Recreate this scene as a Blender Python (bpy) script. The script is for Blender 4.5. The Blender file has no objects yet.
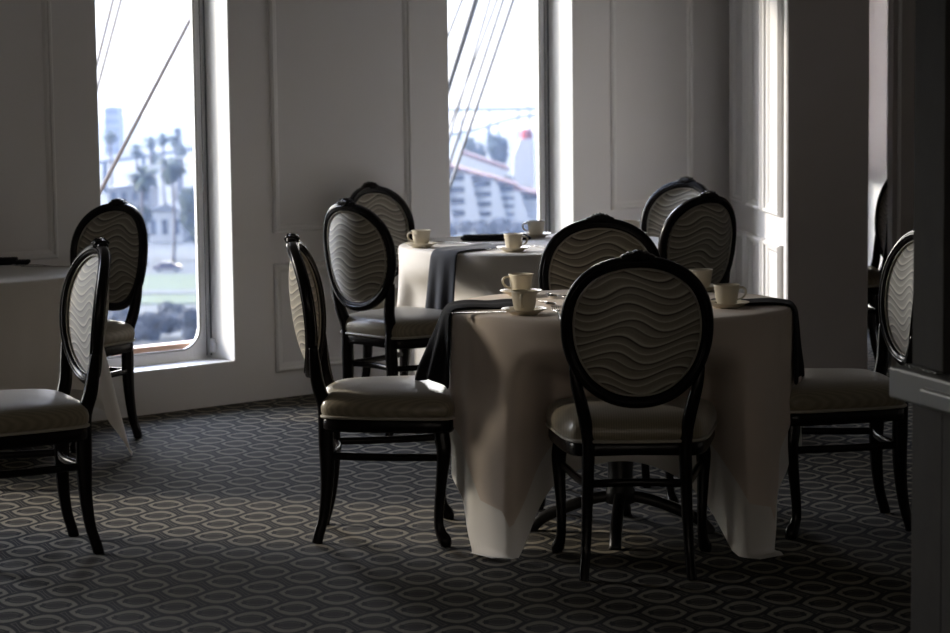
import bpy, bmesh, math, random
from mathutils import Vector, Matrix, noise
PI = math.pi
scene = bpy.context.scene
SKY = 9.0
HAZE = .00055
COL = scene.collection
R = random.Random(11)

# ------------------------------------------------------------------ helpers
def tag(o, label=None, cat=None, group=None, kind=None):
    if label: o['label'] = label
    if cat: o['category'] = cat
    if group: o['group'] = group
    if kind: o['kind'] = kind
    return o

def link(name, me, parent=None):
    o = bpy.data.objects.new(name, me)
    COL.objects.link(o)
    if parent: o.parent = parent
    return o

def obj(name, bm, mat, parent=None, smooth=True, recalc=True):
    if recalc: bmesh.ops.recalc_face_normals(bm, faces=bm.faces[:])
    me = bpy.data.meshes.new(name)
    bm.to_mesh(me); bm.free()
    for p in me.polygons: p.use_smooth = smooth
    me.materials.append(mat)
    return link(name, me, parent)

def thing(name, label, cat, loc=(0, 0, 0), rz=0, group=None):
    o = link(name, None)
    o.location = loc; o.rotation_euler = (0, 0, rz)
    return tag(o, label, cat, group)

def dup(root, loc, rz, label, group=None):
    r = root.copy(); COL.objects.link(r)
    r.location = loc; r.rotation_euler = (0, 0, rz); r['label'] = label
    if group: r['group'] = group
    for ch in list(root.children):
        c = ch.copy(); COL.objects.link(c); c.parent = r
        for g in list(ch.children):
            d = g.copy(); COL.objects.link(d); d.parent = c
    return r

def box(bm, x0, x1, y0, y1, z0, z1, bev=0, M=None, seg=2):
    r = bmesh.ops.create_cube(bm, size=1.0)
    vs = r['verts']
    for v in vs:
        v.co = Vector((x0 + (v.co.x + .5) * (x1 - x0), y0 + (v.co.y + .5) * (y1 - y0), z0 + (v.co.z + .5) * (z1 - z0)))
    if bev:
        es = list({e for v in vs for e in v.link_edges})
        rb = bmesh.ops.bevel(bm, geom=es, offset=bev, segments=seg, affect='EDGES', profile=.5)
        vs = list({v for f in rb['faces'] for v in f.verts} | {v for v in vs if v.is_valid})
    if M is not None:
        for v in vs: v.co = M @ v.co
    return vs

def tube(bm, pts, rad, n=10, ref=Vector((0, 0, 1)), closed=False, cap=True, power=2.0):
    """sweep an ellipse (ra, rb) along pts; ra lies along the in-plane normal, rb along ref-ish"""
    pts = [Vector(p) for p in pts]
    N = len(pts); rings = []
    for i, p in enumerate(pts):
        if closed: t = pts[(i + 1) % N] - pts[i - 1]
        else: t = pts[min(i + 1, N - 1)] - pts[max(i - 1, 0)]
        t.normalize()
        a = ref.cross(t)
        if a.length < 1e-4: a = Vector((1, 0, 0)).cross(t)
        a.normalize(); b = t.cross(a).normalized()
        r = rad[i] if isinstance(rad, (list, tuple)) and isinstance(rad[0], (list, tuple)) else (rad if isinstance(rad, tuple) else ((rad[i], rad[i]) if isinstance(rad, list) else (rad, rad)))
        ring = []
        for k in range(n):
            th = 2 * PI * k / n
            c, s = math.cos(th), math.sin(th)
            c = math.copysign(abs(c) ** (2 / power), c); s = math.copysign(abs(s) ** (2 / power), s)
            ring.append(bm.verts.new(p + a * (c * r[0]) + b * (s * r[1])))
        rings.append(ring)
    M_ = N if closed else N - 1
    for i in range(M_):
        A, B = rings[i], rings[(i + 1) % N]
        for k in range(n):
            bm.faces.new((A[k], A[(k + 1) % n], B[(k + 1) % n], B[k]))
    if cap and not closed:
        bm.faces.new(rings[0][::-1]); bm.faces.new(rings[-1])
    return rings

def smoothpath(pts, n=6):
    """Catmull-Rom through tuples of any length"""
    out = []
    P = [pts[0]] + list(pts) + [pts[-1]]
    for i in range(1, len(P) - 2):
        for k in range(n):
            t = k / n
            out.append(tuple(.5 * (2 * P[i][j] + (P[i + 1][j] - P[i - 1][j]) * t + (2 * P[i - 1][j] - 5 * P[i][j] + 4 * P[i + 1][j] - P[i + 2][j]) * t * t
                                   + (3 * P[i][j] - P[i - 1][j] - 3 * P[i + 1][j] + P[i + 2][j]) * t ** 3) for j in range(len(P[i]))))
    out.append(tuple(pts[-1]))
    return out

def lathe(bm, prof, n=32, c=(0, 0)):
    rings = []
    for r, z in prof:
        if r < 1e-5: rings.append([bm.verts.new((c[0], c[1], z))])
        else: rings.append([bm.verts.new((c[0] + r * math.cos(2 * PI * k / n), c[1] + r * math.sin(2 * PI * k / n), z)) for k in range(n)])
    for A, B in zip(rings, rings[1:]):
        for k in range(n):
            k2 = (k + 1) % n
            if len(A) == 1 and len(B) == 1: continue
            if len(A) == 1: bm.faces.new((A[0], B[k], B[k2]))
            elif len(B) == 1: bm.faces.new((A[k], A[k2], B[0]))
            else: bm.faces.new((A[k], A[k2], B[k2], B[k]))

def ball(bm, c, r, sub=2, jit=0, seed=0):
    rr = bmesh.ops.create_icosphere(bm, subdivisions=sub, radius=1)
    for v in rr['verts']:
        d = v.co.copy()
        k = 1 + (jit * noise.noise(d * 2.3 + Vector((seed, seed * .7, 0))) if jit else 0)
        v.co = Vector((c[0] + d.x * r[0] * k, c[1] + d.y * r[1] * k, c[2] + d.z * r[2] * k))

# ------------------------------------------------------------------ materials
def mat(name, col, rough=.5, metal=0, spec=.5, noise_amt=0, noise_scale=40, bump=0, bump_scale=200, sheen=0, coat=0):
    m = bpy.data.materials.new(name); m.use_nodes = True
    nt = m.node_tree; b = nt.nodes['Principled BSDF']
    b.inputs['Base Color'].default_value = (*col, 1)
    b.inputs['Roughness'].default_value = rough
    b.inputs['Metallic'].default_value = metal
    b.inputs['Specular IOR Level'].default_value = spec
    b.inputs['Sheen Weight'].default_value = sheen
    b.inputs['Coat Weight'].default_value = coat
    tc = nt.nodes.new('ShaderNodeTexCoord')
    if noise_amt:
        n = nt.nodes.new('ShaderNodeTexNoise'); n.inputs['Scale'].default_value = noise_scale; n.inputs['Detail'].default_value = 4
        nt.links.new(tc.outputs['Object'], n.inputs['Vector'])
        r = nt.nodes.new('ShaderNodeMixRGB'); r.blend_type = 'MIX'
        r.inputs['Color1'].default_value = (*[c * (1 - noise_amt) for c in col], 1)
        r.inputs['Color2'].default_value = (*[min(1, c * (1 + noise_amt)) for c in col], 1)
        nt.links.new(n.outputs['Fac'], r.inputs['Fac']); nt.links.new(r.outputs['Color'], b.inputs['Base Color'])
    if bump:
        n = nt.nodes.new('ShaderNodeTexNoise'); n.inputs['Scale'].default_value = bump_scale; n.inputs['Detail'].default_value = 3
        nt.links.new(tc.outputs['Object'], n.inputs['Vector'])
        bp = nt.nodes.new('ShaderNodeBump'); bp.inputs['Strength'].default_value = bump; bp.inputs['Distance'].default_value = .002
        nt.links.new(n.outputs['Fac'], bp.inputs['Height']); nt.links.new(bp.outputs['Normal'], b.inputs['Normal'])
    return m

class G:
    """tiny node-graph builder"""
    def __init__(s, m): s.nt = m.node_tree; s.n = s.nt.nodes; s.l = s.nt.links
    def math(s, op, a, b=None, c=None, clamp=False):
        n = s.n.new('ShaderNodeMath'); n.operation = op; n.use_clamp = clamp
        for i, v in enumerate((a, b, c)):
            if v is None: continue
            if isinstance(v, (int, float)): n.inputs[i].default_value = v
            else: s.l.new(v, n.inputs[i])
        return n.outputs[0]
    def ramp(s, fac, stops, interp='LINEAR'):
        n = s.n.new('ShaderNodeValToRGB'); cr = n.color_ramp; cr.interpolation = interp
        while len(cr.elements) < len(stops): cr.elements.new(.5)
        for e, (p, c) in zip(cr.elements, stops):
            e.position = p; e.color = (*c, 1) if not isinstance(c, (int, float)) else (c, c, c, 1)
        s.l.new(fac, n.inputs[0]); return n.outputs[0]
    def mix(s, fac, a, b, mode='MIX'):
        n = s.n.new('ShaderNodeMixRGB'); n.blend_type = mode
        for i, v in enumerate((fac, a, b)):
            if isinstance(v, (int, float)): n.inputs[i].default_value = v
            elif isinstance(v, tuple): n.inputs[i].default_value = (*v, 1)
            else: s.l.new(v, n.inputs[i])
        return n.outputs[0]

M = {}
M['wall'] = mat('warm_white_paint', (.68, .667, .662), .55, bump=.08, bump_scale=90, noise_amt=.02, noise_scale=3)
M['moulding'] = mat('white_moulding_paint', (.72, .71, .70), .4)
M['ceiling'] = mat('ceiling_paint', (.50, .495, .49), .8, noise_amt=.02)
M['reveal'] = mat('white_gloss_paint', (.80, .80, .79), .4, noise_amt=.01)
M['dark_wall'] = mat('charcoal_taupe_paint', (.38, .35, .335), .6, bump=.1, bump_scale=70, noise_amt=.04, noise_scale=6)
M['post'] = mat('dark_brown_grained_wood', (0.034, 0.031, 0.029), .75, spec=.2, noise_amt=.25, noise_scale=14)
M['ledge'] = mat('grey_painted_ledge', (.115, .118, .112), .4, noise_amt=.03)
M['maroon'] = mat('maroon_panel', (.06, .012, .012), .5, noise_amt=.1)
M['alu'] = mat('grey_window_metal', (.74, .74, .75), .35, metal=.15, noise_amt=.06, noise_scale=20)
M['gasket'] = mat('pale_window_gasket', (.40, .39, .37), .4)
M['rubber'] = mat('dark_window_rubber', (.12, .12, .125), .6)
M['teak'] = mat('teak_rail', (.30, .16, .08), .5, noise_amt=.25, noise_scale=25)
M['wood'] = mat('espresso_lacquered_wood', (.0075, .006, .0062), .24, spec=.18, coat=.0, noise_amt=.2, noise_scale=30)
M['leather'] = None
M['piping'] = mat('cream_piping', (.36, .33, .27), .45)
M['ivory'] = mat('ivory_china', (.66, .60, .48), .32, spec=.3)
M['silver'] = mat('polished_steel_cutlery', (.62, .60, .58), .18, metal=1)
M['black_cloth'] = mat('black_napkin_cloth', (.009, .008, .010), .9, spec=.2, sheen=0, bump=.2, bump_scale=500)
M['blue_cloth'] = mat('slate_napkin_cloth', (.022, .025, .034), .8, sheen=.1, bump=.2, bump_scale=500)
M['iron'] = mat('black_iron_base', (.014, .013, .013), .4, metal=.3)
M['shade'] = None
M['brown_bar'] = mat('brown_shade_bar', (.12, .09, .075), .6)

def cloth_mat(name, col, tl=.12):
    m = mat(name, col, .85, sheen=.15, bump=.25, bump_scale=420, noise_amt=.03, noise_scale=8)
    nt = m.node_tree; b = nt.nodes['Principled BSDF']
    tr = nt.nodes.new('ShaderNodeBsdfTranslucent'); tr.inputs['Color'].default_value = (*col, 1)
    mx = nt.nodes.new('ShaderNodeMixShader'); mx.inputs[0].default_value = tl
    out = nt.nodes['Material Output']
    nt.links.new(b.outputs[0], mx.inputs[1]); nt.links.new(tr.outputs[0], mx.inputs[2]); nt.links.new(mx.outputs[0], out.inputs[0])
    return m
M['shade'] = cloth_mat('pale_roller_shade', (.80, .76, .74), .5)
M['linen'] = cloth_mat('ivory_linen', (.66, .565, .48))
M['white_linen'] = cloth_mat('white_linen', (.74, .71, .665))

def seat_mat():
    m = mat('taupe_satin_upholstery', (.20, .18, .145), .30, spec=.5, sheen=.2)
    g = G(m); tc = g.n.new('ShaderNodeTexCoord'); sp = g.n.new('ShaderNodeSeparateXYZ')
    g.l.new(tc.outputs['Object'], sp.inputs[0])
    w = g.math('SINE', g.math('MULTIPLY', sp.outputs['X'], 2 * PI / .0075))
    bp = g.n.new('ShaderNodeBump'); bp.inputs['Strength'].default_value = .12; bp.inputs['Distance'].default_value = .001
    g.l.new(w, bp.inputs['Height'])
    b = g.n['Principled BSDF']; g.l.new(bp.outputs[0], b.inputs['Normal'])
    g.l.new(g.ramp(g.math('MULTIPLY_ADD', w, .5, .5), [(0, (.205, .172, .115)), (1, (.27, .23, .158))]), b.inputs['Base Color'])
    return m
M['leather'] = seat_mat()

def wave_mat():
    m = mat('wavy_striped_damask', (.3, .28, .23), .55, sheen=.3)
    g = G(m); tc = g.n.new('ShaderNodeTexCoord'); sp = g.n.new('ShaderNodeSeparateXYZ')
    g.l.new(tc.outputs['Object'], sp.inputs[0])
    x, z = sp.outputs['X'], sp.outputs['Z']
    # crests drift sideways from band to band, and the bands swell and pinch
    ph = g.math('MULTIPLY', g.math('SINE', g.math('MULTIPLY', z, 13.0)), 1.3)
    a = g.math('SINE', g.math('ADD', g.math('MULTIPLY', x, 2 * PI / .235), ph))
    zz = g.math('ADD', z, g.math('MULTIPLY', a, .019))
    v = g.math('FRACT', g.math('DIVIDE', zz, .098))
    sq = g.math('SINE', g.math('ADD', g.math('MULTIPLY', x, 2 * PI / .235), g.math('ADD', ph, 1.9)))
    v = g.math('ADD', v, g.math('MULTIPLY', g.math('MULTIPLY', sq, .10), g.math('SINE', g.math('MULTIPLY', v, PI))))
    taupe, cream, brown, mid, dusk = (.215, .192, .15), (.48, .445, .355), (.040, .032, .025), (.33, .30, .24), (.145, .125, .097)
    c = g.ramp(v, [(0, brown), (.030, dusk), (.040, cream), (.085, cream), (.10, mid), (.21, taupe), (.29, taupe), (.30, cream), (.325, cream), (.335, mid), (.42, taupe), (.49, dusk), (.50, brown), (.535, brown),
                   (.545, mid), (.56, cream), (.60, cream), (.615, mid), (.70, taupe), (.78, taupe), (.79, dusk), (.83, dusk), (.84, cream), (.86, mid), (.95, taupe), (.98, dusk), (1, brown)])
    n = g.n.new('ShaderNodeTexNoise'); n.inputs['Scale'].default_value = 260; g.l.new(tc.outputs['Object'], n.inputs['Vector'])
    c = g.mix(.25, c, n.outputs['Fac'], 'OVERLAY')
    b = g.n['Principled BSDF']; g.l.new(c, b.inputs['Base Color'])
    return m
M['wave'] = wave_mat()

def carpet_mat():
    m = mat('medallion_carpet', (.1, .1, .09), .95, spec=.15)
    g = G(m); tc = g.n.new('ShaderNodeTexCoord'); sp = g.n.new('ShaderNodeSeparateXYZ')
    g.l.new(tc.outputs['Object'], sp.inputs[0])
    x, y = sp.outputs['X'], sp.outputs['Y']
    ax, ay, by = .118, -.083, .212
    u = g.math('DIVIDE', x, ax)
    v = g.math('DIVIDE', g.math('SUBTRACT', y, g.math('MULTIPLY', u, ay)), by)
    fu = g.math('SUBTRACT', g.math('FRACT', u), .5); fv = g.math('SUBTRACT', g.math('FRACT', v), .5)
    dx = g.math('MULTIPLY', fu, ax)
    dy = g.math('ADD', g.math('MULTIPLY', fu, ay), g.math('MULTIPLY', fv, by))
    # eye-shaped medallions, pointed at their sides, tips reaching between the neighbouring columns
    r = None
    for ox, oy in ((0, 0), (ax, ay), (-ax, -ay), (ax, ay + by), (-ax, -ay - by), (0, by), (0, -by)):
        a_ = g.math('ABSOLUTE', g.math('SUBTRACT', dx, ox)); b_ = g.math('ABSOLUTE', g.math('SUBTRACT', dy, oy))
        q = g.math('ADD', g.math('DIVIDE', b_, .108), g.math('POWER', g.math('DIVIDE', a_, .072), 2.0))
        r = q if r is None else g.math('MINIMUM', r, q)
    light, midc, dark, core = (.172, .152, .115), (.084, .074, .057), (.012, .011, .010), (.030, .026, .021)
    c = g.ramp(r, [(0, core), (.27, core), (.30, midc), (.34, midc), (.37, dark), (.45, dark), (.51, light), (.79, light), (.84, midc), (.88, dark), (1.0, dark)])
    adx = g.math('ABSOLUTE', dx); ady = g.math('ABSOLUTE', dy)
    gap = g.math('MULTIPLY', g.math('MULTIPLY', g.math('GREATER_THAN', adx, .0305), g.math('LESS_THAN', adx, .044)), g.math('LESS_THAN', ady, .026))
    c = g.mix(gap, c, dark)
    c = g.mix(g.math('MULTIPLY', g.math('GREATER_THAN', r, 1.12), g.math('LESS_THAN', r, 1.20)), c, midc)
    n = g.n.new('ShaderNodeTexNoise'); n.inputs['Scale'].default_value = 160; n.inputs['Detail'].default_value = 3
    g.l.new(tc.outputs['Object'], n.inputs['Vector'])
    c = g.mix(.35, c, n.outputs['Fac'], 'OVERLAY')
    b = g.n['Principled BSDF']; g.l.new(c, b.inputs['Base Color'])
    bp = g.n.new('ShaderNodeBump'); bp.inputs['Strength'].default_value = .5; bp.inputs['Distance'].default_value = .004
    g.l.new(n.outputs['Fac'], bp.inputs['Height']); g.l.new(bp.outputs[0], b.inputs['Normal'])
    return m
M['carpet'] = carpet_mat()

def glass_mat():
    m = bpy.data.materials.new('window_glass'); m.use_nodes = True
    nt = m.node_tree; nt.nodes.remove(nt.nodes['Principled BSDF'])
    t = nt.nodes.new('ShaderNodeBsdfTransparent'); t.inputs[0].default_value = (.86, .88, .89, 1)
    gl = nt.nodes.new('ShaderNodeBsdfGlossy'); gl.inputs['Roughness'].default_value = .02
    f = nt.nodes.new('ShaderNodeFresnel'); f.inputs[0].default_value = 1.25
    mx = nt.nodes.new('ShaderNodeMixShader')
    nt.links.new(f.outputs[0], mx.inputs[0]); nt.links.new(t.outputs[0], mx.inputs[1]); nt.links.new(gl.outputs[0], mx.inputs[2])
    nt.links.new(mx.outputs[0], nt.nodes['Material Output'].inputs[0])
    return m
M['glass'] = glass_mat()

# ------------------------------------------------------------------ room shell
P0 = Vector((0, 12.137, 0)); U = Vector((.7433, .6690, 0)); NO = Vector((-.6690, .7433, 0))
WM = Matrix(((U.x, NO.x, 0, P0.x), (U.y, NO.y, 0, P0.y), (0, 0, 1, 0), (0, 0, 0, 1)))   # (along wall, outward, up) -> world
def W(t, n, z): return P0 + U * t + NO * n + Vector((0, 0, z))
CEIL = 2.75
OPEN = [(-5.20, -4.14), (-2.232, -1.505), (-.165, .712), (2.45, 3.333)]     # window openings along the window wall
SILL, HEAD, TH = .195, 2.42, .26

def slab(z0, z1):
    bm = bmesh.new()
    a, b = W(-12.1, .2, 0), W(6.9, .2, 0)
    pl = [(-9, -4), (5.2, -4), (5.2, b.y), (b.x, b.y), (a.x, a.y), (-9, a.y)]
    lo = [bm.verts.new((x, y, z0)) for x, y in pl]; hi = [bm.verts.new((x, y, z1)) for x, y in pl]
    bm.faces.new(lo[::-1]); bm.faces.new(hi)
    for k in range(len(pl)): bm.faces.new((lo[k], lo[(k + 1) % len(pl)], hi[(k + 1) % len(pl)], hi[k]))
    return bm
tag(obj('floor', slab(-.08, 0), M['carpet'], smooth=False), kind='structure')
tag(obj('ceiling', slab(CEIL, CEIL + .1), M['ceiling'], smooth=False), kind='structure')

bm = bmesh.new()
edges = [-12.0] + [e for o_ in sorted(OPEN) for e in o_] + [6.9]
for i in range(0, len(edges), 2):
    box(bm, edges[i], edges[i + 1], 0, TH, 0, CEIL, M=WM)
for a, b in OPEN:
    box(bm, a, b, 0, TH, 0, SILL, M=WM); box(bm, a, b, 0, TH, HEAD, CEIL, M=WM)
bmesh.ops.remove_doubles(bm, verts=bm.verts[:], dist=1e-5)
tag(obj('wall_left', bm, M['wall'], smooth=False), kind='structure')
bm = bmesh.new(); box(bm, -9, 5.2, -4.2, -4, 0, CEIL); tag(obj('wall_back', bm, M['wall'], smooth=False), kind='structure')
bm = bmesh.new(); box(bm, 5.0, 5.2, -4, 17, 0, CEIL); tag(obj('wall_right', bm, M['wall'], smooth=False), kind='structure')
bm = bmesh.new(); box(bm, -9.2, -9, -4, 6, 0, CEIL); tag(obj('wall_far_left', bm, M['wall'], smooth=False), kind='structure')

ntrim = 0
def panel_trim(T, t0, t1, z0, z1, w=.042, d=.020, m=None):
    """mitred picture-frame moulding on a wall; T maps (along, outward, up) to world"""
    global ntrim
    bm = bmesh.new()
    prof = [(0, 0), (0, -d * .55), (w * .2, -d), (w * .42, -d * .9), (w * .5, -d * .5), (w * .75, -d * .45), (w, -d * .1), (w, 0)]
    cs = [(t0, z0), (t1, z0), (t1, z1), (t0, z1)]; sg = [(1, 1), (-1, 1), (-1, -1), (1, -1)]
    rings = [[bm.verts.new(T @ Vector((c[0] + s[0] * i, o_, c[1] + s[1] * i))) for i, o_ in prof] for c, s in zip(cs, sg)]
    for k in range(4):
        A, B = rings[k], rings[(k + 1) % 4]
        for i in range(len(prof) - 1):
            bm.faces.new((A[i], B[i], B[i + 1], A[i + 1]))
    ntrim += 1
    tag(obj('trim_%d' % ntrim, bm, m or M['moulding'], smooth=False), kind='structure')
# panels of the window wall
for t0, t1 in [(-3.75, -2.46), (-1.275, -.415), (.985, 1.62)]:
    panel_trim(WM, t0, t1, .74 if t0 < -3 else .785, 2.6)
    panel_trim(WM, t0, t1, .125, .64)

# windows
def rrect(x0, x1, z0, z1, r, n=8):
    out = []
    for cx, cz, a0 in ((x1 - r, z0 + r, -PI / 2), (x1 - r, z1 - r, 0), (x0 + r, z1 - r, PI / 2), (x0 + r, z0 + r, PI)):
        for k in range(n + 1):
            a = a0 + PI / 2 * k / n
            out.append((cx + r * math.cos(a), cz + r * math.sin(a)))
    return out
def make_window(i, a, b):
    w = thing('window_%d' % i, None, None); w['kind'] = 'structure'
    # painted lining of the opening
    bm = bmesh.new()
    e = .006
    box(bm, a - .001, a + e, .002, .20, SILL, HEAD, M=WM); box(bm, b - e, b + .001, .002, .20, SILL, HEAD, M=WM)
    box(bm, a, b, .002, .20, SILL - .001, SILL + e, M=WM); box(bm, a, b, .002, .20, HEAD - e, HEAD, M=WM)
    obj('reveal', bm, M['reveal'], w, smooth=False)
    fs, fb = .058, .055
    inn = rrect(a + fs, b - fs, SILL + fb, HEAD - fb, .105)
    out = []
    n = len(inn)
    for k, (x, z) in enumerate(inn):            # matching points on the outer rectangle
        q = k // 9
        cx = [b, b, a, a][q]; cz = [SILL, HEAD, HEAD, SILL][q]
        jj = k % 9
        ang = [(-PI / 2), 0, PI / 2, PI][q] + PI / 2 * jj / 8
        dx, dz = math.cos(ang), math.sin(ang)
        k_ = max(abs(dx), abs(dz))
        ox = cx if abs(dx) >= k_ - 1e-6 else x + 0
        oz = cz if abs(dz) >= k_ - 1e-6 else z + 0
        out.append((ox, oz))
    bm = bmesh.new()
    L = []
    for pts, nn in ((out, .188), (inn, .200), (inn, .222), (out, .235)):
        L.append([bm.verts.new(W(x, nn, z)) for x, z in pts])
    for q in range(4):
        A, B = L[q], L[(q + 1) % 4]
        for k in range(n): bm.faces.new((A[k], A[(k + 1) % n], B[(k + 1) % n], B[k]))
    bmesh.ops.remove_doubles(bm, verts=bm.verts[:], dist=1e-6)
    obj('window_frame', bm, M['alu'], w, smooth=False)
    bm = bmesh.new(); tube(bm, [W(x, .199, z) for x, z in inn], .005, 8, ref=NO, closed=True)
    obj('gasket', bm, M['gasket'], w)
    bm = bmesh.new()
    for x in (a + .012, b - .012):
        tube(bm, [W(x, .178, SILL + .02), W(x, .178, HEAD - .02)], .004, 8, ref=NO)
        tube(bm, [W(x + (.022 if x < (a + b) / 2 else -.022), .182, SILL + .02), W(x + (.022 if x < (a + b) / 2 else -.022), .182, HEAD - .02)], .0025, 8, ref=NO)
    obj('hinge_strip', bm, M['rubber'], w)
    bm = bmesh.new()
    box(bm, b - .022, b - .002, .15, .178, SILL + .03, SILL + .10, .004, WM); box(bm, b - .028, b - .008, .135, .152, SILL + .05, SILL + .085, .004, WM)
    obj('latch', bm, M['alu'], w)
    bm = bmesh.new(); vs = [bm.verts.new(W(x, .215, z)) for x, z in inn]; bm.faces.new(vs)
    obj('glass', bm, M['glass'], w, smooth=False)
    bm = bmesh.new(); box(bm, a - .05, b + .05, TH, TH + .10, SILL - .03, SILL + fb + .022, .006, WM)
    obj('wooden_sill', bm, M['teak'], w, smooth=False)
    return w
for i, (a, b) in enumerate(OPEN): make_window(i + 1, a, b)

# panelled side of the pier, wing wall in front, second partition further right
A_, B_ = Vector((1.435, 13.40, 0)), Vector((1.527, 11.72, 0))
pu = (B_ - A_); plen = pu.length; pu.normalize(); pn = Vector((-pu.y, pu.x, 0))      # outward = away from the room side facing left
PM = Matrix(((pu.x, pn.x, 0, A_.x), (pu.y, pn.y, 0, A_.y), (0, 0, 1, 0), (0, 0, 0, 1)))
bm = bmesh.new(); box(bm, 0, plen, 0, .10, 0, CEIL, M=PM)
tag(obj('wall_pier_side', bm, M['wall'], smooth=False), kind='structure')
for k in range(3):
    s0 = .14 + k * .515
    panel_trim(PM, s0, s0 + .44, .80, 2.6, .05, .03); panel_trim(PM, s0, s0 + .44, .12, .66, .05, .03)
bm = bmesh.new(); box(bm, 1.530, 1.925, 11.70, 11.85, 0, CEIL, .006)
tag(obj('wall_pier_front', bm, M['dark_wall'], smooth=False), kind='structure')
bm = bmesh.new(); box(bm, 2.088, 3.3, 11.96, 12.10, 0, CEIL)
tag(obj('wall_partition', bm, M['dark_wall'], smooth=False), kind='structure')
bm = bmesh.new(); box(bm, 2.110, 2.128, 11.945, 11.965, 0, CEIL, .004)
tag(obj('trim_21', bm, M['wall'], smooth=False), kind='structure')
bm = bmesh.new(); box(bm, 2.30, 3.45, -.025, -.004, 0, SILL - .012, M=WM)
tag(obj('trim_22', bm, M['maroon'], smooth=False), kind='structure')

sh = thing('roller_shade', 'pale pinkish roller shade drawn down behind the dark grey pier', 'window shade')
bm = bmesh.new(); box(bm, 2.46, 3.323, .160, .166, .90, HEAD - .01, M=WM); obj('shade_cloth', bm, M['shade'], sh, smooth=False)
bm = bmesh.new(); box(bm, 2.46, 3.323, .152, .174, .85, .90, .004, WM); obj('bottom_bar', bm, M['brown_bar'], sh, smooth=False)

# post with ledge close to the camera on the right
pv = Vector((.27, -.963, 0)); pw = Vector((.963, .27, 0))
NM = Matrix(((pw.x, pv.x, 0, 1.008), (pw.y, pv.y, 0, 5.50), (0, 0, 1, 0), (0, 0, 0, 1)))     # (to the right, towards the camera, up)
bm = bmesh.new(); box(bm, 0, .9, 0, .155, 0, CEIL, .003, NM)
tag(obj('wall_near_post', bm, M['post'], smooth=False), kind='structure')
bm = bmesh.new()
box(bm, -.050, .95, -.02, .42, .785, .858, .006, NM)
for k in range(9): box(bm, -.02, .0, .005 + k * .018, .015 + k * .018, .856, .864, .002, NM)
tag(obj('trim_23', bm, M['ledge'], smooth=False), kind='structure')
bm = bmesh.new(); box(bm, 0, .9, .155, .40, 0, .79, .003, NM)
tag(obj('wall_near_low', bm, M['post'], smooth=False), kind='structure')
bm = bmesh.new(); box(bm, -.066, -.046, .17, .44, .792, .832, .006, NM)
tag(obj('trim_24', bm, M['ledge'], smooth=False), kind='structure')

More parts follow.
